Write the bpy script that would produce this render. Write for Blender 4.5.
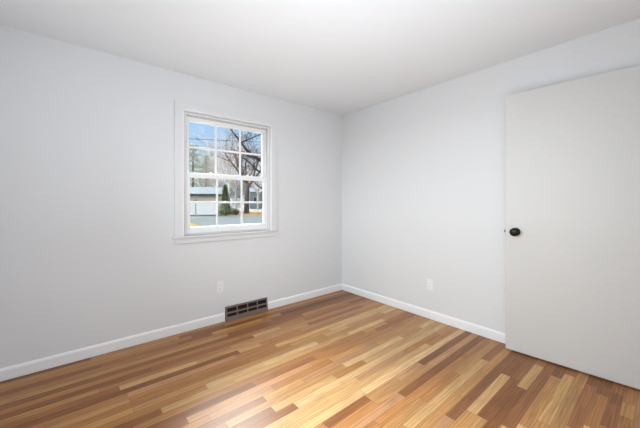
import bpy, bmesh, math, random
from mathutils import Vector, Matrix, noise
R = math.radians
C = bpy.context.scene.collection
S = bpy.context.scene
for o in list(bpy.data.objects): bpy.data.objects.remove(o)

# ---------------------------------------------------------------- camera
F, HX, HY = 290.8, 320.0, 202.3            # focal length (px), optical centre x, horizon y in 640x428
CAM = Vector((-2.850, -2.930, 1.225)); YAW = R(39.883)
cd = bpy.data.cameras.new('camera'); cam = bpy.data.objects.new('camera', cd); C.objects.link(cam)
cam.location = CAM; cam.rotation_euler = (R(90), 0, -YAW)
cd.sensor_width = 36; cd.sensor_fit = 'HORIZONTAL'; cd.lens = F/640*36
cd.shift_y = -(214-HY)/640; cd.clip_start = 0.02; cd.clip_end = 600
S.camera = cam

# ---------------------------------------------------------------- world, light, exposure
S.view_settings.view_transform = 'Standard'; S.view_settings.look = 'None'
S.view_settings.gamma = 1; S.view_settings.use_curve_mapping = False
S.view_settings.exposure = 0.14
w = bpy.data.worlds.new('sky'); S.world = w; w.use_nodes = True
nt = w.node_tree; N = nt.nodes; L = nt.links; N.clear()
def nd(t, **k):
    n = N.new(t)
    for a, b in k.items(): setattr(n, a, b)
    return n
tc = nd('ShaderNodeTexCoord'); sep = nd('ShaderNodeSeparateXYZ'); L.new(tc.outputs['Generated'], sep.inputs[0])
r1 = nd('ShaderNodeValToRGB'); L.new(sep.outputs['Z'], r1.inputs[0])
e = r1.color_ramp.elements
e[0].position = 0.0; e[0].color = (.70, .80, .88, 1); e[1].position = .26; e[1].color = (.36, .60, .92, 1)
# unseen sky lobes added: high north-north-east for floor glare, low west for the walls
def sky_lobe(d, edge, peak):
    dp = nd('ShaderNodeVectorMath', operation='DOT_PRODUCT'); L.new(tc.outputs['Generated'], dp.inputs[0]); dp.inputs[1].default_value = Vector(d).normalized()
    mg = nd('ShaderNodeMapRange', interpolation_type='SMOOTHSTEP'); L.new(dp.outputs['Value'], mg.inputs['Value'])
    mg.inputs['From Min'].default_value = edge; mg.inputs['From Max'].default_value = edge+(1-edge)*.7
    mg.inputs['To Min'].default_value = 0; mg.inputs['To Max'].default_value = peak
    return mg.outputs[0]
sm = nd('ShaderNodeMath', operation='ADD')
gt = nd('ShaderNodeMapRange', interpolation_type='SMOOTHSTEP'); L.new(sep.outputs['Z'], gt.inputs['Value'])
gt.inputs['From Min'].default_value = .32; gt.inputs['From Max'].default_value = .50
gm = nd('ShaderNodeMath', operation='MULTIPLY'); L.new(sky_lobe((.30, .74, .68), .84, 74.0), gm.inputs[0]); L.new(gt.outputs[0], gm.inputs[1])
L.new(gm.outputs[0], sm.inputs[0]); L.new(sky_lobe((-1, -.12, .22), .72, 12.0), sm.inputs[1])
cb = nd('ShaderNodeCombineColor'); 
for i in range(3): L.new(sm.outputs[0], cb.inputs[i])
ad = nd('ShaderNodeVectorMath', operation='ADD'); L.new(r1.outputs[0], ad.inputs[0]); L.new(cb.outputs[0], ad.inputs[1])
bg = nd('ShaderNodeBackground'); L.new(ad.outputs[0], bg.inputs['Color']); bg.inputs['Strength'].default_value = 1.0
wo = nd('ShaderNodeOutputWorld'); L.new(bg.outputs[0], wo.inputs[0])

W2 = (-2.15, -.75, .95, 2.12)              # west window opening: y0, y1, z0, z1
def portal(name, loc, rot, sx, sy):
    l = bpy.data.lights.new(name, 'AREA'); l.shape = 'RECTANGLE'; l.size = sx; l.size_y = sy
    l.cycles.is_portal = True
    o = bpy.data.objects.new(name, l); C.objects.link(o); o.location = loc; o.rotation_euler = rot
portal('north_window_portal', (-1.61, .17, 1.51), (R(-90), 0, 0), .95, 1.18)
portal('west_window_portal', (-3.53, (W2[0]+W2[1])/2, (W2[2]+W2[3])/2), (R(90), 0, R(-90)), W2[1]-W2[0], W2[3]-W2[2])

# two unseen fill lamps added: one aimed at the ceiling, one beside the camera
def soft(name, watts, size, loc, rot):
    l = bpy.data.lights.new(name, 'AREA'); l.shape = 'RECTANGLE'; l.size = size; l.size_y = size
    l.energy = watts; l.color = (.89, .965, 1.04)
    o = bpy.data.objects.new(name, l); C.objects.link(o); o.location = loc; o.rotation_euler = rot
soft('bounce_fill', 14, 1.6, (-2.0, -2.0, 1.0), (R(180), 0, 0))
soft('camera_side_fill', 21.5, 1.0, (-2.65, -2.65, 1.5), (R(62), 0, R(-45)))

# ---------------------------------------------------------------- helpers
def mat(name, col, rough=.6, metal=0, spec=.5, bump=0, bscale=60, var=0, coat=0):
    m = bpy.data.materials.new(name); m.use_nodes = True
    n = m.node_tree.nodes; l = m.node_tree.links; b = n['Principled BSDF']
    b.inputs['Base Color'].default_value = (*col, 1); b.inputs['Roughness'].default_value = rough
    b.inputs['Metallic'].default_value = metal; b.inputs['Specular IOR Level'].default_value = spec
    b.inputs['Coat Weight'].default_value = coat
    g = n.new('ShaderNodeNewGeometry'); x = n.new('ShaderNodeTexNoise'); x.inputs['Scale'].default_value = bscale
    l.new(g.outputs['Position'], x.inputs['Vector'])
    if var:
        q = n.new('ShaderNodeMapRange'); l.new(x.outputs[0], q.inputs[0]); q.inputs[3].default_value = 1-var; q.inputs[4].default_value = 1+var
        v = n.new('ShaderNodeVectorMath'); v.operation = 'SCALE'; v.inputs[0].default_value = col
        l.new(q.outputs[0], v.inputs['Scale']); l.new(v.outputs[0], b.inputs['Base Color'])
    if bump:
        p = n.new('ShaderNodeBump'); p.inputs['Strength'].default_value = bump; p.inputs['Distance'].default_value = .002
        l.new(x.outputs[0], p.inputs['Height']); l.new(p.outputs[0], b.inputs['Normal'])
    return m
def bx(bm, x0, x1, y0, y1, z0, z1, bev=0):
    r = bmesh.ops.create_cube(bm, size=1)
    vs = r['verts']
    for v in vs:
        v.co = Vector(((x0+x1)/2+v.co.x*(x1-x0), (y0+y1)/2+v.co.y*(y1-y0), (z0+z1)/2+v.co.z*(z1-z0)))
    if bev:
        es = list({e for v in vs for e in v.link_edges})
        bmesh.ops.bevel(bm, geom=es, offset=bev, segments=2, affect='EDGES', profile=.6)
def prism(bm, pts, fn, t0, t1):
    """2-D outline pts, fn(a, b, t) -> xyz, extruded from t0 to t1"""
    A = [bm.verts.new(fn(a, b, t0)) for a, b in pts]; B = [bm.verts.new(fn(a, b, t1)) for a, b in pts]
    n = len(pts)
    bm.faces.new(A); bm.faces.new(B[::-1])
    for i in range(n): bm.faces.new((A[i], B[i], B[(i+1) % n], A[(i+1) % n]))
def lathe(bm, prof, M=None, seg=32):
    rings = []
    for r, h in prof:
        rings.append([bm.verts.new((r*math.cos(2*math.pi*i/seg), r*math.sin(2*math.pi*i/seg), h)) for i in range(seg)])
    for a, b in zip(rings, rings[1:]):
        for i in range(seg): bm.faces.new((a[i], a[(i+1) % seg], b[(i+1) % seg], b[i]))
    bm.faces.new(rings[0][::-1]); bm.faces.new(rings[-1])
    if M is not None:
        bmesh.ops.transform(bm, matrix=M, verts=[v for rr in rings for v in rr])
def obj(name, bm, m, parent=None, smooth=False, kind=None, loc=None):
    bmesh.ops.recalc_face_normals(bm, faces=bm.faces)
    me = bpy.data.meshes.new(name); bm.to_mesh(me); bm.free()
    if smooth:
        for p in me.polygons: p.use_smooth = True
    me.materials.append(m)
    o = bpy.data.objects.new(name, me); C.objects.link(o)
    if parent: o.parent = parent
    if kind: o['kind'] = kind
    return o
def empty(name, loc=(0, 0, 0), rz=0, parent=None):
    o = bpy.data.objects.new(name, None); o.empty_display_size = .1; C.objects.link(o)
    o.location = loc; o.rotation_euler = (0, 0, rz)
    if parent: o.parent = parent
    return o
def tag(o, label, cat, group=None):
    o['label'] = label; o['category'] = cat
    if group: o['group'] = group
    return o

# ---------------------------------------------------------------- materials
M_wall = mat('wall_paint', (.76, .775, .79), .75, spec=.3, bump=.15, bscale=220)
M_ceil = mat('ceiling_paint', (.845, .87, .895), .9, spec=.2, bump=.15, bscale=160)
M_trim = mat('white_trim_paint', (.88, .89, .90), .4, bump=.05, bscale=90)
M_casing = mat('casing_paint', (.755, .765, .775), .45, bump=.05, bscale=90)
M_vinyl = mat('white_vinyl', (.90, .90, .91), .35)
M_frame_shaded = mat('jamb_vinyl_shaded', (.66, .66, .67), .45)  # grey painted in for the shade of the window recess
M_door = mat('door_paint', (.65, .648, .635), .5, bump=.08, bscale=40)
M_plate = mat('outlet_plastic', (.85, .86, .865), .35)
M_slot = mat('outlet_slot', (.05, .05, .05), .6)
M_bronze = mat('register_bronze', (.21, .160, .138), .45, metal=.25, var=.12, bscale=30)
M_bronze_d = mat('register_inner', (.012, .007, .006), .8)
M_black = mat('oil_rubbed_black', (.012, .011, .010), .32, metal=.6)
def glass():
    m = bpy.data.materials.new('window_glass'); m.use_nodes = True
    n = m.node_tree.nodes; l = m.node_tree.links; n.clear()
    t = n.new('ShaderNodeBsdfTransparent'); t.inputs[0].default_value = (.95, .97, .96, 1)
    g = n.new('ShaderNodeBsdfGlossy'); g.inputs['Roughness'].default_value = 0.02
    f = n.new('ShaderNodeFresnel'); f.inputs[0].default_value = 1.35
    x = n.new('ShaderNodeMixShader'); o = n.new('ShaderNodeOutputMaterial')
    l.new(f.outputs[0], x.inputs[0]); l.new(t.outputs[0], x.inputs[1]); l.new(g.outputs[0], x.inputs[2]); l.new(x.outputs[0], o.inputs[0])
    return m
M_glass = glass()

def floor_mat():
    m = bpy.data.materials.new('oak_strip_floor'); m.use_nodes = True
    n = m.node_tree.nodes; l = m.node_tree.links; b = n['Principled BSDF']
    at = n.new('ShaderNodeAttribute'); at.attribute_name = 'board'       # rgb = wood colour, with some wall-side shade painted in
    ao = n.new('ShaderNodeAttribute'); ao.attribute_name = 'seed'
    g = n.new('ShaderNodeNewGeometry')
    sc = n.new('ShaderNodeVectorMath'); sc.operation = 'MULTIPLY'; sc.inputs[1].default_value = (2.2, 34, 1)
    l.new(g.outputs['Position'], sc.inputs[0])
    a2 = n.new('ShaderNodeVectorMath'); a2.operation = 'ADD'; l.new(sc.outputs[0], a2.inputs[0]); l.new(ao.outputs['Vector'], a2.inputs[1])
    n1 = n.new('ShaderNodeTexNoise'); n1.inputs['Scale'].default_value = 1.6; n1.inputs['Detail'].default_value = 5; n1.inputs['Distortion'].default_value = .9
    l.new(a2.outputs[0], n1.inputs['Vector'])
    wv = n.new('ShaderNodeTexWave'); wv.bands_direction = 'Y'; wv.inputs['Scale'].default_value = .55; wv.inputs['Distortion'].default_value = 7
    wv.inputs['Detail'].default_value = 2.5; wv.inputs['Detail Scale'].default_value = .9; l.new(a2.outputs[0], wv.inputs['Vector'])
    q = n.new('ShaderNodeMapRange'); l.new(n1.outputs[0], q.inputs[0]); q.inputs[1].default_value = .3; q.inputs[2].default_value = .7
    q.inputs[3].default_value = .76; q.inputs[4].default_value = 1.2
    q2 = n.new('ShaderNodeMapRange'); l.new(wv.outputs['Fac'], q2.inputs[0]); q2.inputs[3].default_value = .86; q2.inputs[4].default_value = 1.06
    mu = n.new('ShaderNodeMath'); mu.operation = 'MULTIPLY'; l.new(q.outputs[0], mu.inputs[0]); l.new(q2.outputs[0], mu.inputs[1])
    v = n.new('ShaderNodeVectorMath'); v.operation = 'SCALE'; l.new(at.outputs['Color'], v.inputs[0]); l.new(mu.outputs[0], v.inputs['Scale'])
    l.new(v.outputs[0], b.inputs['Base Color'])
    b.inputs['Roughness'].default_value = .42; b.inputs['Specular IOR Level'].default_value = .08
    b.inputs['Coat Weight'].default_value = 1.0; b.inputs['Coat Roughness'].default_value = .37; b.inputs['Coat IOR'].default_value = 1.24
    nw = n.new('ShaderNodeTexNoise'); nw.inputs['Scale'].default_value = 9; l.new(g.outputs['Position'], nw.inputs['Vector'])
    bp = n.new('ShaderNodeBump'); bp.inputs['Strength'].default_value = .25; bp.inputs['Distance'].default_value = .002
    l.new(nw.outputs[0], bp.inputs['Height']); l.new(bp.outputs[0], b.inputs['Coat Normal'])
    return m
M_floor = floor_mat()
M_gap = mat('floor_joint', (.035, .018, .010), .8)

# ---------------------------------------------------------------- room shell
XW, YS, H, T = -3.40, -3.02, 2.44, .15       # west wall, south wall, ceiling height, wall thickness
WX0, WX1, WZ0, WZ1 = -2.088, -1.137, .905, 2.10
bm = bmesh.new()
bx(bm, XW-T, WX0, 0, T, 0, H+.1); bx(bm, WX1, T, 0, T, 0, H+.1)
bx(bm, WX0, WX1, 0, T, 0, WZ0); bx(bm, WX0, WX1, 0, T, WZ1, H+.1)
obj('wall_north', bm, M_wall, kind='structure')
bm = bmesh.new(); bx(bm, 0, T, YS-T, 0, 0, H+.1); obj('wall_east', bm, M_wall, kind='structure')
bm = bmesh.new()
y0, y1, z0, z1 = W2
bx(bm, XW-T, XW, y1, 0, 0, H+.1); bx(bm, XW-T, XW, YS-T, y0, 0, H+.1)
bx(bm, XW-T, XW, y0, y1, 0, z0); bx(bm, XW-T, XW, y0, y1, z1, H+.1)
obj('wall_west', bm, M_wall, kind='structure')
DX0, DX1 = -.965, -.055                      # doorway the open door belongs to
bm = bmesh.new()
bx(bm, XW-T, DX0, YS-T, YS, 0, H+.1); bx(bm, DX1, 0, YS-T, YS, 0, H+.1); bx(bm, DX0, DX1, YS-T, YS, 2.13, H+.1)
obj('wall_south', bm, M_wall, kind='structure')
bm = bmesh.new()                             # hall beyond the doorway
bx(bm, -1.5, .35, YS-T-1.2, YS-T-1.1, 0, H+.1); bx(bm, -1.6, -1.5, YS-T-1.2, YS-T, 0, H+.1); bx(bm, .35, .45, YS-T-1.2, YS-T, 0, H+.1)
obj('wall_hall', bm, M_wall, kind='structure')
bm = bmesh.new(); bx(bm, XW-T, T, YS-T, T, H, H+.1); bx(bm, -1.6, .45, YS-T-1.2, YS-T, H, H+.1)
obj('ceiling', bm, M_ceil, kind='structure')

# floor: one mesh of oak strips laid east-west
def fl(px, py):
    t = CAM.z*F/(py-HY); s = (px-HX)/F
    return CAM.x+t*(math.sin(YAW)+s*math.cos(YAW)), CAM.y+t*(math.cos(YAW)-s*math.sin(YAW))
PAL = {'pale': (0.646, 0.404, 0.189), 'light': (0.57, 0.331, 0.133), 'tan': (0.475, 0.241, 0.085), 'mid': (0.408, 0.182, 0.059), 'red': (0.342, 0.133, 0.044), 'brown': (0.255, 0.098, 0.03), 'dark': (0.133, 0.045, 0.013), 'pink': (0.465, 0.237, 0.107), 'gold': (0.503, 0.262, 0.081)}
KNOWN = [  # boards that stand out: two floor points seen in the photo, wood
 (253, 336, 278, 326, 'light'), (239, 352, 262, 345, 'light'), (265, 366, 316, 342, 'pale'), (312, 333, 388, 305, 'pale'),
 (349, 334, 387, 321, 'pale'), (301, 314, 336, 304, 'tan'), (367, 363, 443, 322, 'light'), (281, 314, 345, 294, 'dark'),
 (313, 357, 360, 341, 'mid'), (270, 406, 335, 377, 'light'), (262, 428, 362, 382, 'light'), (363, 392, 461, 331, 'pale'),
 (325, 425, 362, 394, 'brown'), (337, 427, 405, 397, 'pink'), (407, 428, 490, 362, 'light'), (471, 412, 511, 377, 'light'),
 (441, 375, 471, 361, 'mid'), (396, 378, 428, 367, 'pink'), (524, 389, 543, 367, 'light'), (546, 424, 577, 378, 'light'),
 (633, 420, 632, 405, 'gold'), (602, 395, 604, 386, 'brown'), (615, 404, 617, 394, 'brown'), (524, 426, 556, 377, 'tan'),
 (0, 400, 100, 360, 'brown'), (0, 425, 100, 392, 'tan'), (60, 428, 130, 401, 'tan'), (80, 392, 152, 372, 'brown'),
 (92, 428, 134, 412, 'gold'), (161, 410, 236, 384, 'light'), (80, 418, 150, 390, 'tan'), (0, 388, 90, 356, 'brown'),
 (120, 391, 197, 362, 'light'), (110, 392, 200, 358, 'light'), (200, 350, 240, 338, 'mid'), (290, 345, 330, 330, 'gold'),
 (428, 335, 470, 345, 'red'), (400, 315, 420, 306, 'red'), (480, 400, 520, 362, 'brown'), (449, 417, 512, 351, 'brown'),
 (585, 425, 600, 390, 'mid'), (565, 425, 590, 385, 'red'), (503, 425, 540, 375, 'red'), (430, 345, 455, 333, 'mid'),
 (215, 330, 262, 318, 'brown'), (270, 385, 330, 360, 'mid'), (190, 335, 215, 330, 'brown'), (120, 360, 180, 345, 'red')]
BW = .0585
rng = random.Random(11)
rows = {}
for (xa, ya, xb, yb, c) in KNOWN:
    (ax_, ay_), (bx_, by_) = fl(xa, ya), fl(xb, yb)
    r = int(-(ay_+by_)/2/BW); lo, hi = min(ax_, bx_), max(ax_, bx_)
    if hi > -.12: hi = .0
    if min(xa, xb) < 95: lo = XW
    for s, t_, _ in rows.get(r, []):
        if lo < t_ and hi > s:
            if lo < s: hi = min(hi, s)
            else: lo = max(lo, t_)
    if hi-lo > .12: rows.setdefault(r, []).append((lo, hi, c))
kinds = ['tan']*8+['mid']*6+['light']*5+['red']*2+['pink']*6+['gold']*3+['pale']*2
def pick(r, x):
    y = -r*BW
    if y > -.5 or x < -2.75: return rng.choice(['brown']*6+['red']*3+['mid']*3+['tan'])  # darker woods by north and west walls, partly shade put into the colour
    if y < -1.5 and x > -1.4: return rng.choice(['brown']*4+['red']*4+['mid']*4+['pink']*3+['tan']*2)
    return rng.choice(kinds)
boards = []
nr = int((-YS+T+1.2)/BW)+1
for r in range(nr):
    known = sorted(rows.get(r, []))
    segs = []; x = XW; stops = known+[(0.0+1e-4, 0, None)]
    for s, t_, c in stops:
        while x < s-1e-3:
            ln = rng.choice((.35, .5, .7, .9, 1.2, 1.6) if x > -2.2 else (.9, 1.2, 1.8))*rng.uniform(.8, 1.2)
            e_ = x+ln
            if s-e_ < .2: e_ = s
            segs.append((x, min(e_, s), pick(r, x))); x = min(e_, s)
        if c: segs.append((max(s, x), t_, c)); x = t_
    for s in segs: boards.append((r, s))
me = bpy.data.meshes.new('floor'); V = []; Fc = []; cols = []; seeds = []
V += [(XW, YS-T-1.2, -.0006), (.35, YS-T-1.2, -.0006), (.35, 0, -.0006), (XW, 0, -.0006)]; Fc.append((0, 1, 2, 3)); cols.append((.05, .025, .012)); seeds.append((0, 0, 0))
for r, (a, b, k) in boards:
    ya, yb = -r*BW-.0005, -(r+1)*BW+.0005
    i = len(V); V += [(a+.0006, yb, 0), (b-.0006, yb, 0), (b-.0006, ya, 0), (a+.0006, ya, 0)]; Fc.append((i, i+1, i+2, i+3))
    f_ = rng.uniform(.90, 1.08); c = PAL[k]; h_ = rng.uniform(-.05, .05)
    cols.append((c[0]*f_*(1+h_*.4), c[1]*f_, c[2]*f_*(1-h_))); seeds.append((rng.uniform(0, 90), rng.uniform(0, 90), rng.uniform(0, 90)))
i = len(V); V += [(XW, YS-T-1.2, -.1), (.35, YS-T-1.2, -.1), (.35, 0, -.1), (XW, 0, -.1)]
Fc.append((i+3, i+2, i+1, i)); cols.append((.05, .03, .02)); seeds.append((0, 0, 0))
me.from_pydata(V, [], Fc)
ca = me.attributes.new('board', 'FLOAT_COLOR', 'CORNER'); cs = me.attributes.new('seed', 'FLOAT_VECTOR', 'FACE')
for p in me.polygons:
    cs.data[p.index].vector = seeds[p.index]
    for li in p.loop_indices: ca.data[li].color = (*cols[p.index], 1)
me.materials.append(M_floor)
fo = bpy.data.objects.new('floor', me); C.objects.link(fo); fo['kind'] = 'structure'

# baseboards: eased-top profile (b = out from wall, a = height)
BP = [(.003, 0), (.003, .0135), (.070, .0135), (.079, .011), (.086, .006), (.088, 0)]
def baseboard(name, fn, t0, t1):
    bm = bmesh.new(); prism(bm, BP, fn, t0, t1); obj(name, bm, M_trim, kind='structure')
bm = bmesh.new()
prism(bm, BP, lambda a, b, t: (t, -b, a), XW, -1.683); prism(bm, BP, lambda a, b, t: (t, -b, a), -1.193, 0)
obj('baseboard_north', bm, M_trim, kind='structure')
baseboard('baseboard_east', lambda a, b, t: (-b, t, a), YS, -.0135)
baseboard('baseboard_west', lambda a, b, t: (XW+b, t, a), YS, -.0135)
baseboard('baseboard_south', lambda a, b, t: (t, YS+b, a), XW+.0135, DX0-.07)
bm = bmesh.new()
bx(bm, DX0-.07, DX0, YS, YS+.018, 0, 2.13, .002); bx(bm, DX0-.07, -.001, YS, YS+.018, 2.13, 2.20, .002); bx(bm, DX1, -.001, YS, YS+.018, 0, 2.13, .002)
obj('trim_1', bm, M_casing, kind='structure')

# ---------------------------------------------------------------- windows
def window(n, x0, x1, z0, z1):
    """double-hung window built in a wall along +x whose room face is y=0; returns the root"""
    w_ = empty('window_%d' % n); w_['kind'] = 'structure'
    bm = bmesh.new(); cw = .072
    bx(bm, x0-cw, x0, -.017, -.0005, z0, z1, .003); bx(bm, x1, x1+cw-.005, -.017, -.0005, z0, z1, .003)
    bx(bm, x0-cw, x1+cw-.005, -.017, -.0005, z1, z1+.066, .003)
    obj('window_casing', bm, M_casing, w_)
    bm = bmesh.new(); b_ = .010; j = .026
    bx(bm, x0-.003, x0+b_-.003, -.021, .015, z0+.001, z1, .002); bx(bm, x1-b_+.003, x1+.003, -.021, .015, z0+.001, z1, .002); bx(bm, x0-.003, x1+.003, -.021, .015, z1-b_+.003, z1+.003, .002)
    bx(bm, x0+j-.002, x1-j+.002, .006, .020, z1-j-.005, z1-j+.003, .001)
    bx(bm, x0+j-.004, x0+j+.002, .008, .020, z0+.02, z1-j, .001); bx(bm, x1-j-.002, x1-j+.004, .008, .020, z0+.02, z1-j, .001)
    obj('stop_bead', bm, M_vinyl, w_)
    bm = bmesh.new()
    bx(bm, x0-cw-.016, x1+cw+.012, -.034, .03, z0-.018, z0, .004)
    obj('window_stool', bm, M_casing, w_)
    bm = bmesh.new(); bx(bm, x0-cw, x1+cw-.006, -.016, -.0005, z0-.068, z0-.018, .002); obj('window_apron', bm, M_casing, w_)
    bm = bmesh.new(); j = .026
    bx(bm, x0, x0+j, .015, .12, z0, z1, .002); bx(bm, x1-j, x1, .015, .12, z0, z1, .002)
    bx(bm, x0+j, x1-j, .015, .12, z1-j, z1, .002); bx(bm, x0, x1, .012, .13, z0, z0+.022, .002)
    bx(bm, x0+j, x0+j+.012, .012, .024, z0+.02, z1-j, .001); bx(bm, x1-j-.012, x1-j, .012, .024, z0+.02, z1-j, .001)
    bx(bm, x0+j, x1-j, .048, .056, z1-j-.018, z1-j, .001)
    obj('window_frame', bm, M_frame_shaded, w_)
    xa, xb = x0+j+.001, x1-j-.001; gx0, gx1 = xa+.046, xb-.052
    zm = z0+.582
    def sash(name, za, zb, ra, rb, ya, yb):
        s = bmesh.new()
        bx(s, xa, gx0, ya, yb, za, zb, .003); bx(s, gx1, xb, ya, yb, za, zb, .003)
        bx(s, gx0-.004, gx1+.004, ya+.0005, yb-.0005, za, ra, .003); bx(s, gx0-.004, gx1+.004, ya+.0005, yb-.0005, rb, zb, .003)
        so = obj(name, s, M_vinyl, w_)
        m = bmesh.new(); ym = (ya+yb)/2
        gw = gx1-gx0
        for k in (1, 2): bx(m, gx0+gw*k/3-.010, gx0+gw*k/3+.010, ym-.009, ym-.001, ra, rb, .002)
        zc = (ra+rb)/2; bx(m, gx0, gx1, ym-.0095, ym-.0015, zc-.010, zc+.010, .002)
        obj('muntin_grille', m, M_vinyl, so)
        g = bmesh.new(); bx(g, gx0-.003, gx1+.003, ym, ym+.003, ra-.003, rb+.003); obj('glass_pane', g, M_glass, so)
        return so
    lo = sash('lower_sash', z0+.022, zm+.022, z0+.080, zm-.022, .020, .052)
    up = sash('upper_sash', zm-.014, z1-j-.002, zm+.030, z1-.084, .058, .090)
    l = bmesh.new(); xc = (xa+xb)/2
    for q in (-.2, .2):
        bx(l, xc+q-.025, xc+q+.025, .024, .046, zm+.022, zm+.030, .002)
        lathe(l, [(.011, 0), (.011, .008), (.006, .010)], Matrix.Translation((xc+q, .035, zm+.029)), 16)
    obj('sash_lock', l, M_vinyl, lo)
    return w_
window(1, WX0, WX1, WZ0, WZ1)
w2 = window(2, -(W2[1]-W2[0])/2, (W2[1]-W2[0])/2, W2[2], W2[3])
w2.location = (XW, (W2[0]+W2[1])/2, 0); w2.rotation_euler = (0, 0, R(90))

# ---------------------------------------------------------------- open door near the east wall
DE = Vector((-.113, -2.062, 0)); dd = Vector((.058, -.752, 0)).normalized(); DW = .93
dr = empty('door_1', (DE.x+dd.x*DW, DE.y+dd.y*DW, 0), math.atan2(-dd.y, -dd.x)); dr['kind'] = 'structure'
# local x: from the hinge to the free edge, local y+: towards the room (west)
bm = bmesh.new(); bx(bm, 0, DW, -.035, 0, .012, 2.112, .0015); obj('door_leaf', bm, M_door, dr)
kx, kz = DW-.072, .985
Mk = Matrix.Translation((kx, 0, kz)) @ Matrix.Rotation(R(-90), 4, 'X')
kn = bmesh.new()
lathe(kn, [(.0335, 0), (.0335, .003), (.031, .006), (.014, .009), (.0115, .013), (.0115, .026), (.017, .031), (.026, .036), (.031, .044),
           (.0325, .052), (.031, .059), (.026, .0645), (.018, .068), (.008, .0695)], Mk)
hd = obj('door_knob', kn, M_black, dr, smooth=True); hd['label'] = 'black round door knob'
lb = bmesh.new(); bx(lb, DW-.0005, DW+.002, -.030, -.005, kz-.028, kz+.028, .0005); bx(lb, DW+.001, DW+.011, -.024, -.011, kz-.009, kz+.009, .002)
obj('latch', lb, M_black, dr)
hb = bmesh.new()
for z in (.2, 1.06, 1.92):
    lathe(hb, [(.006, -.045), (.006, .045)], Matrix.Translation((-.006, .004, z)), 12); bx(hb, -.002, 0, -.030, 0, z-.044, z+.044)
obj('hinge', hb, M_black, dr)

# ---------------------------------------------------------------- floor register on the north wall
rg = empty('baseboard_register', (-1.6785, 0, 0)); RL, RH = .482, .147
tag(rg, 'brown metal baseboard heating register with eight dark slots, under the window', 'vent')
# side profile (a = out from wall, b = height): thin at the top, kicked out at the foot
def face_y(z): return -(.018+.018*max(0, (RH-.006-z)/(RH-.006)))
bm = bmesh.new()
cols_x = [0.014]; gap = .013; sw = (RL-.028-3*gap)/4
xs = [(.014+k*(sw+gap), .014+k*(sw+gap)+sw) for k in range(4)]
zs = [(.046, .075), (.092, .131)]
def slab(x0, x1, z0, z1, th=.003):
    vs = []
    for x in (x0, x1):
        for z in (z0, z1):
            for d in (0, th): vs.append(bm.verts.new((x, face_y(z)+d, z)))
    a = vs
    for q in ((0, 2, 3, 1), (4, 5, 7, 6), (0, 4, 6, 2), (1, 3, 7, 5), (0, 1, 5, 4), (2, 6, 7, 3)): bm.faces.new([a[i] for i in q])
slab(0, RL, .002, .046); slab(0, RL, .075, .092); slab(0, RL, .131, RH-.004)
for z0_, z1_ in zs:
    slab(0, xs[0][0], z0_, z1_); slab(xs[-1][1], RL, z0_, z1_)
    for k in range(3): slab(xs[k][1], xs[k+1][0], z0_, z1_)
for x0_, x1_ in ((0, .003), (RL-.003, RL)):
    prism(bm, [(-.0008, .002), (-.0008, RH), (-.018, RH-.001), (-.036, .002)], lambda a, b, t: (t, a, b), x0_, x1_)
bx(bm, 0, RL, -.021, -.0008, RH-.005, RH, .001)
bx(bm, 0, RL, -.040, -.033, .001, .008, .001)
obj('grille', bm, M_bronze, rg)
bm = bmesh.new()
for z in (.053, .061, .069, .100, .110, .120): bx(bm, .006, RL-.006, face_y(z)+.010, face_y(z)+.0115, z-.0035, z+.0035)
bx(bm, .004, RL-.004, -.004, -.002, .008, RH-.008)
obj('damper_blade', bm, M_bronze_d, rg)

# ---------------------------------------------------------------- wall outlets
def outlet(loc, rz, label, style):
    o = empty('wall_outlet', loc, rz); tag(o, label, 'outlet')
    pb = bmesh.new(); bx(pb, -.036, .036, -.006, -.0004, -.0585, .0585, .0022); obj('cover_plate', pb, M_plate, o)
    if style == 'duplex':
        for z in (.0195, -.0195):
            r_ = bmesh.new(); bx(r_, -.0165, .0165, -.0085, -.005, z-.0140, z+.0140, .003)
            ro = obj('receptacle', r_, M_vinyl, o)
            s_ = bmesh.new()
            bx(s_, -.0075, -.0055, -.0088, -.0080, z-.002, z+.007); bx(s_, .0055, .0075, -.0088, -.0080, z-.001, z+.006)
            lathe(s_, [(.0024, 0), (.0024, .0006)], Matrix.Translation((0, -.0082, z-.008)) @ Matrix.Rotation(R(90), 4, 'X'), 12)
            obj('socket_slot', s_, M_slot, ro)
        s_ = bmesh.new(); lathe(s_, [(.003, 0), (.003, .001), (.0015, .0015)], Matrix.Translation((0, -.006, 0)) @ Matrix.Rotation(R(90), 4, 'X'), 12); obj('screw', s_, M_plate, o)
    else:
        r_ = bmesh.new(); bx(r_, -.0165, .0165, -.0085, -.005, -.0335, .0335, .0015); ro = obj('receptacle', r_, M_vinyl, o)
        s_ = bmesh.new()
        for z in (.017, -.017):
            bx(s_, -.0075, -.0055, -.0088, -.0080, z-.002, z+.007); bx(s_, .0055, .0075, -.0088, -.0080, z-.001, z+.006)
            lathe(s_, [(.0024, 0), (.0024, .0006)], Matrix.Translation((0, -.0082, z-.008)) @ Matrix.Rotation(R(90), 4, 'X'), 12)
        obj('socket_slot', s_, M_slot, ro)
    return o
outlet((-1.731, 0, .364), 0, 'white duplex wall outlet beneath the window, above the brown register', 'duplex')
outlet((0, -1.326, .358), R(-90), 'white rectangular wall outlet between the room corner and the open door', 'decor')

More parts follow.
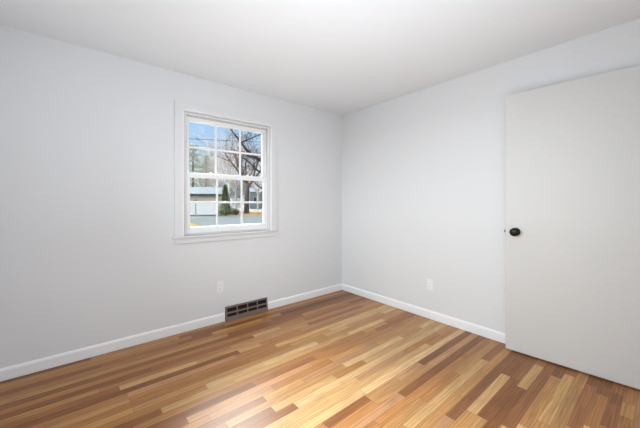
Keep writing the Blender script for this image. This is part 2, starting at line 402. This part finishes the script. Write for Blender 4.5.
# ================================================================ outdoors (seen through the north window)
GZ = -.60
def ext(px, t, z=None, py=None):
    s = (px-HX)/F
    x = CAM.x+t*(math.sin(YAW)+s*math.cos(YAW)); y = CAM.y+t*(math.cos(YAW)-s*math.sin(YAW))
    return Vector((x, y, z if py is None else CAM.z+(HY-py)/F*t))
def gnd(px, py):
    t = (CAM.z-GZ)*F/(py-HY); return ext(px, t, GZ)
M_lawn = mat('dry_winter_lawn', (.098, .066, .034), .95, var=.35, bscale=1.2, spec=0)
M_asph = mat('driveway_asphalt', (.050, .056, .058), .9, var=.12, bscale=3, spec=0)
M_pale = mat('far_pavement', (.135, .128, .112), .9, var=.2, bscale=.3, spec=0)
M_white = mat('garage_white', (.46, .46, .46), .6, spec=0)
M_beige = mat('garage_siding', (.34, .32, .28), .7, spec=0)
M_roof = mat('frosted_roof', (.105, .115, .125), .8, var=.15, bscale=2, spec=0)
M_darkf = mat('dark_eave_board', (.035, .04, .045), .8, spec=0)  # one near-black tone for gutter, lanterns and house panes
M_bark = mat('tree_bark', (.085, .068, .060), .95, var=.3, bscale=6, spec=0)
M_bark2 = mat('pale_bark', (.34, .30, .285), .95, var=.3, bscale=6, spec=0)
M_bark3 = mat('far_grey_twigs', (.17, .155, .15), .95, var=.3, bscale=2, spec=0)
M_limb = mat('dark_limb_bark', (.038, .030, .026), .95, var=.3, bscale=6, spec=0)  # limbs set darker than the trunk bark of the same tree
M_conif = mat('arborvitae_leaves', (.075, .090, .038), .9, var=.4, bscale=3, spec=0)
M_pine = mat('pine_needles', (.21, .26, .20), .9, var=.4, bscale=2, spec=0)
M_bush = mat('dry_shrub_leaves', (.10, .085, .035), .9, var=.4, bscale=5, spec=0)
M_teal = mat('teal_siding', (.12, .155, .155), .8, spec=0)
M_wire = mat('wire_black', (.03, .03, .03), .7, spec=0)

bm = bmesh.new(); bx(bm, -90, 160, .6, 260, GZ-.3, GZ-.02); bx(bm, -90, XW-.2, -60, .6, GZ-.3, GZ-.02)
obj('ground', bm, M_lawn, kind='structure')
def patch(name, pts, z, m):
    bm = bmesh.new(); A = [bm.verts.new((p.x, p.y, GZ+z)) for p in pts]; B = [bm.verts.new((p.x, p.y, GZ-.1)) for p in pts]
    bm.faces.new(A)
    for i in range(len(A)): bm.faces.new((A[i], B[i], B[(i+1) % len(A)], A[(i+1) % len(A)]))
    obj(name, bm, m, kind='structure')
patch('driveway', [gnd(120, 215.2), gnd(222, 215.0), gnd(290, 217.2), gnd(330, 262), gnd(228, 262), gnd(216, 232.5), gnd(203, 226), gnd(188, 220.5), gnd(120, 216.6)], 0, M_asph)
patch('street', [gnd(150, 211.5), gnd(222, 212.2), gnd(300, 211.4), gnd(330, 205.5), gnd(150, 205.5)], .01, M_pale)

# garage: long low building, doors facing the driveway
def frame_between(p, q):
    d = (q-p); d.z = 0; L_ = d.length; return p, math.atan2(d.y, d.x), L_
gp, ga, gl = frame_between(ext(146, 40.5, GZ), ext(221, 43.0, GZ))
gr = empty('garage', gp, ga); tag(gr, 'long white garage with pale roof across the driveway, seen left in the window', 'garage')
bm = bmesh.new(); bx(bm, 0, gl, 0, 4.8, 0, 2.95); obj('wall', bm, M_beige, gr)
bm = bmesh.new()
prism(bm, [(-.6, 2.90), (2.5, 4.0), (5.3, 2.90), (5.3, 3.05), (2.5, 4.17), (-.6, 3.05)], lambda a, b, t: (t, a, b), -.4, gl+.5)
obj('roof', bm, M_roof, gr)
bm = bmesh.new(); bx(bm, -.4, gl+.5, -.66, -.56, 2.74, 3.02); obj('gutter', bm, M_darkf, gr)
nd_ = 3; dw = (gl-.6)/nd_
for k in range(nd_):
    bm = bmesh.new(); a0 = .3+k*dw+.05; a1 = .3+(k+1)*dw-.12
    for s_ in range(4): bx(bm, a0, a1, -.08, -.001, .02+s_*.47, .02+s_*.47+.455, .01)
    go_ = obj('garage_door', bm, M_white, gr)
for k in range(nd_+1):
    bm = bmesh.new(); a0 = .3+k*dw; bx(bm, a0-.09, a0-.01, -.16, -.001, 2.02, 2.25); obj('wall_lantern', bm, M_darkf, gr)
# far houses
def house(px0, px1, t, h, rh, m, label, roofm, dep=7):
    p, a, l = frame_between(ext(px0, t, GZ), ext(px1, t*1.02, GZ))
    o = empty('house', p, a); tag(o, label, 'house')
    bm = bmesh.new(); bx(bm, 0, l, 0, dep, 0, h); obj('wall', bm, m, o)
    bm = bmesh.new(); prism(bm, [(-.4, h-.05), (dep/2, h+rh), (dep+.4, h-.05), (dep+.4, h+.1), (dep/2, h+rh+.18), (-.4, h+.1)], lambda a_, b_, t_: (t_, a_, b_), -.3, l+.3)
    obj('roof', bm, roofm, o)
    bm = bmesh.new(); prism(bm, [(0, h), (dep/2, h+rh), (dep, h)], lambda a_, b_, t_: (t_, a_, b_), .05, l-.05); obj('gable', bm, m, o)
    n_ = max(2, int(l/3.2))
    for k in range(n_):
        c_ = l*(k+.5)/n_; f = bmesh.new(); bx(f, c_-.5, c_+.5, -.06, -.001, h*.38, h*.72); fo_ = obj('window', f, M_white, o)
        g = bmesh.new(); bx(g, c_-.42, c_+.42, -.09, -.061, h*.40, h*.70); obj('pane', g, M_darkf, fo_)
    return o
house(231, 241, 92, 3.2, 1.6, M_white, 'small white house far off between the evergreen shrub and the big trunk', M_roof)
house(250, 270, 80, 4.6, 1.2, M_teal, 'pale teal house far off to the right of the big tree trunk', M_roof)

# ---- trees
def tube_tree(bm, a, b, ra, rb, sides=5):
    d = (b-a)
    if d.length < 1e-4: return
    q = d.to_track_quat('Z', 'Y').to_matrix()
    A = []; B = []
    for i in range(sides):
        c_ = Vector((math.cos(2*math.pi*i/sides), math.sin(2*math.pi*i/sides), 0))
        A.append(bm.verts.new(a+q@(c_*ra))); B.append(bm.verts.new(b+q@(c_*rb)))
    for i in range(sides): bm.faces.new((A[i], A[(i+1) % sides], B[(i+1) % sides], B[i]))
def grow(bm, p, d, ln, r, lvl, rg_, up=.15, nseg=4, kids=(3, 5), shrink=.62, minr=.01):
    if lvl == 0: return
    pts = [p]; dd_ = d.normalized()
    for i in range(nseg):
        dd_ = (dd_+Vector((rg_.uniform(-1, 1), rg_.uniform(-1, 1), rg_.uniform(-.8, 1)+up))*.22).normalized()
        pts.append(pts[-1]+dd_*ln/nseg)
    for i in range(nseg):
        ra = max(minr, r*(1-.72*i/nseg)); rb = max(minr, r*(1-.72*(i+1)/nseg))
        tube_tree(bm, pts[i], pts[i+1], ra, rb, 6 if lvl > 3 else (4 if lvl > 2 else 3))
    for k in range(rg_.randint(*kids)):
        i = rg_.randint(1, nseg); q = pts[i]; ax_ = (pts[i]-pts[i-1]).normalized()
        o_ = Vector((rg_.uniform(-1, 1), rg_.uniform(-1, 1), rg_.uniform(-.4, .9))); o_ = (o_-ax_*o_.dot(ax_)).normalized()
        nd__ = (ax_*rg_.uniform(.5, 1)+o_*rg_.uniform(.6, 1.1)).normalized()
        grow(bm, q, nd__, ln*shrink*rg_.uniform(.75, 1.15), r*(1-.72*i/nseg)*.68, lvl-1, rg_, up, nseg, kids, shrink, minr)
def bare_tree(loc, h, r, seed, m, label, lean=(0, 0), lvl=5, minr=.018):
    rg_ = random.Random(seed); o = empty('bare_tree', loc); tag(o, label, 'tree', None)
    bm = bmesh.new(); top = Vector((lean[0], lean[1], h*.34))
    tube_tree(bm, Vector((0, 0, -.2)), Vector((0, 0, .5)), r*1.35, r*1.05, 10); tube_tree(bm, Vector((0, 0, .5)), top, r*1.05, r*.85, 10)
    obj('trunk', bm, m, o)
    bm = bmesh.new()
    for k in range(5):
        a = 2*math.pi*k/5+rg_.uniform(-.4, .4); d = Vector((math.cos(a)*.75, math.sin(a)*.75, rg_.uniform(.6, 1.2)))
        grow(bm, top-Vector((0, 0, rg_.uniform(0, h*.08))), d, h*.42, r*.55, lvl-1, rg_, minr=minr)
    grow(bm, top, Vector((.2, .1, 1)), h*.45, r*.34, lvl-1, rg_, minr=minr)
    obj('branches', bm, m, o)
    return o
bare_tree(ext(246.5, 49, GZ), 15, .42, 5, M_bark, 'large bare tree with thick brown trunk on the tan lawn, seen right in the window', (.2, .1))
bg_spots = [(221, 64, 16, 21, 'tall bare tree rising behind the dark conical evergreen'),
            (236, 70, 19, 22, 'bare grey tree rising behind the small white house'),
            (200, 60, 13, 23, 'bare tree standing behind the garage roof'),
            (258, 72, 14, 24, 'bare tree standing over the pale teal house'),
            (211, 80, 18, 25, 'distant bare tree behind the right end of the garage'),
            (270, 58, 13, 26, 'bare tree half hidden by the right edge of the window'),
            (229, 86, 23, 27, 'farthest bare tree, behind the others in the middle panes')]
for px, t, h, sd, lab in bg_spots:
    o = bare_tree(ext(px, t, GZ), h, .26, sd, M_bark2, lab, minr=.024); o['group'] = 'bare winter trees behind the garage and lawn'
for px, t, h, sd, lab in ((232, 96, 9, 41, 'low bushy bare tree far off, just right of the conical evergreen'), (240, 100, 10, 42, 'low bushy bare tree far off, just left of the big trunk'),
                          (252, 98, 10, 43, 'low bushy bare tree far off, just right of the big trunk'), (217, 92, 10, 44, 'low bushy bare tree far off, above the right end of the garage roof')):
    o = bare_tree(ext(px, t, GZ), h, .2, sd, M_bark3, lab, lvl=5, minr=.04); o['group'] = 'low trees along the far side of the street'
# near tree whose limbs cross the upper right panes; its trunk stands right of the view
nt_ = empty('overhanging_tree', ext(300, 15, GZ)); tag(nt_, 'near bare tree whose dark limbs cross the upper right window panes', 'tree')
o0 = nt_.location.copy(); rg_ = random.Random(8)
bm = bmesh.new()
tr = [Vector((0, 0, -.2)), Vector((0, 0, 1.2)), Vector((-.1, .1, 2.6)), Vector((-.15, .1, 3.4))]
for i in range(3): tube_tree(bm, tr[i], tr[i+1], (.26, .2, .17)[i], (.2, .17, .12)[i], 10)
obj('trunk', bm, M_bark, nt_)
bm = bmesh.new()
def limb(px_pts, r0, r1, twigs=4, tl=1.0):
    P = [q if isinstance(q, Vector) else ext(q[0], q[2], None, q[1])-o0 for q in px_pts]
    n_ = len(P)-1
    for i in range(n_):
        tube_tree(bm, P[i], P[i+1], r0+(r1-r0)*i/n_, r0+(r1-r0)*(i+1)/n_, 6)
        for k in range(twigs):
            q = P[i].lerp(P[i+1], rg_.random()); d = (P[i+1]-P[i]).normalized()+Vector((rg_.uniform(-1, 1), rg_.uniform(-1, 1), rg_.uniform(-.3, 1)))
            grow(bm, q, d, tl*rg_.uniform(.5, 1.1), max(.008, r1*.55), 3, rg_, .1, 4, (2, 4), .6, .004)
limb([tr[2], (285, 166, 14.6), (262, 159.5, 14), (250.5, 157, 13.6), (243, 152, 13.2), (232, 152, 12.6)], .095, .018, 2, .6)
limb([tr[3], (272, 168, 14.4), (256, 158, 14.2), (250.5, 153.5, 14), (245, 148.5, 13.8), (241, 142, 13.5), (236.5, 137, 13.3), (232, 131, 13), (227, 124, 12.7)], .085, .016, 1, .6)
limb([(241, 142, 13.5), (246, 140.5, 13.6), (252, 138, 13.9), (261, 134, 14.1), (270, 130, 14.2)], .035, .022, 1, .4)
limb([tr[2], (268, 175, 14.5), (258, 171, 14.2), (252, 165, 14), (246, 160, 13.8), (239, 156, 13.6)], .07, .014, 2, .7)
limb([tr[1], (268, 192, 14.9), (258, 186, 14.5), (252, 180, 14.2), (240, 174, 13.8)], .05, .012, 2, .6)
obj('limbs', bm, M_limb, nt_)

def leafy(bm, c, rx, rz, n_, rg_, s, cone=False):
    for k in range(n_):
        z = rg_.random(); a = rg_.uniform(0, 2*math.pi)
        rad = (1-z)**.75*(.35+.65*rg_.random()**.4) if cone else math.sqrt(max(0, 1-(2*z-1)**2))*(.5+.5*rg_.random()**.4)
        rad *= 1+.18*math.sin(3*a+7*z)
        p = Vector((c.x+math.cos(a)*rad*rx, c.y+math.sin(a)*rad*rx, c.z+z*rz))
        u = Vector((rg_.uniform(-1, 1), rg_.uniform(-1, 1), rg_.uniform(-.3, 1))).normalized(); v_ = u.orthogonal().normalized()
        s_ = s*rg_.uniform(.6, 1.3)
        bm.faces.new([bm.verts.new(p), bm.verts.new(p+u*s_+v_*s_*.28), bm.verts.new(p+u*s_*1.5), bm.verts.new(p+u*s_-v_*s_*.28)])
rg_ = random.Random(3)
t_ = (CAM.z-GZ)*F/(214.3-HY)
o = empty('conical_evergreen', ext(225.3, 40.6, GZ)); tag(o, 'dark green conical evergreen shrub beside the right end of the garage', 'shrub')
bm = bmesh.new(); leafy(bm, Vector((0, 0, .1)), .95, 4.0, 3000, rg_, .16, True)
lathe(bm, [(.6, .15), (.7, .8), (.5, 1.8), (.28, 2.8), (.05, 3.5)], None, 10); obj('foliage', bm, M_conif, o)
bm = bmesh.new(); lathe(bm, [(.09, -.05), (.07, 1.2)], None, 8); obj('trunk', bm, M_bark, o)
o = empty('round_bush', ext(235, t_*.97, GZ)); tag(o, 'low round dry bush on the lawn edge between evergreen and big trunk', 'shrub')
bm = bmesh.new(); leafy(bm, Vector((0, 0, .0)), .68, .85, 1100, rg_, .10)
lathe(bm, [(.40, .03), (.5, .3), (.35, .6), (.1, .72)], None, 12); obj('foliage', bm, M_bush, o)
bm = bmesh.new(); lathe(bm, [(.05, -.05), (.04, .4)], None, 8); obj('stem', bm, M_bark, o)
for px, t, h, sd, lab in ((193, 56, 13.0, 31, 'green pine tree rising behind the garage, at the left edge of the window'),
                          (206, 66, 12.5, 32, 'green pine tree behind the garage, second from the left edge of the window')):
    rg2 = random.Random(sd); o = empty('pine_tree', ext(px, t, GZ)); tag(o, lab, 'tree', 'pine trees behind the garage')
    bm = bmesh.new(); lathe(bm, [(.28, -.1), (.2, h*.5), (.05, h)], None, 10); obj('trunk', bm, M_bark, o)
    bm = bmesh.new(); bb = bmesh.new(); k = 0
    while k < 62:
        z = h*(.26+.74*(k/62)); a = k*2.4+rg2.uniform(-.3, .3); ln = (1-(z/h))**.7*3.6+.5; ln *= rg2.uniform(.6, 1.1)
        p0 = Vector((0, 0, z)); d = Vector((math.cos(a), math.sin(a), rg2.uniform(-.12, .25)))
        tube_tree(bb, p0, p0+d*ln, .05, .015, 4)
        for j in range(24):
            q = p0+d*ln*rg2.uniform(.3, 1.05)+Vector((rg2.gauss(0, .22), rg2.gauss(0, .22), rg2.gauss(0, .12)))
            for m_ in range(2):
                u = Vector((rg2.uniform(-1, 1), rg2.uniform(-1, 1), rg2.uniform(-.2, .6))).normalized(); v_ = u.orthogonal().normalized(); s_ = rg2.uniform(.16, .34)
                bm.faces.new([bm.verts.new(q), bm.verts.new(q+u*s_+v_*s_*.22), bm.verts.new(q+u*s_*1.6), bm.verts.new(q+u*s_-v_*s_*.22)])
        k += 1
    obj('needles', bm, M_pine, o); obj('boughs', bb, M_bark2, o)
# overhead wire strung along the street
bm = bmesh.new(); P = []
for i in range(13):
    u = i/12; P.append(ext(60+320*u, 24+4*u, None, 131.5+15*u+5*(u*(1-u))))
for i in range(12): tube_tree(bm, P[i], P[i+1], .022, .022, 4)
tag(obj('overhead_wire', bm, M_wire), 'thin dark overhead wire crossing the sky in the upper left panes', 'wire')
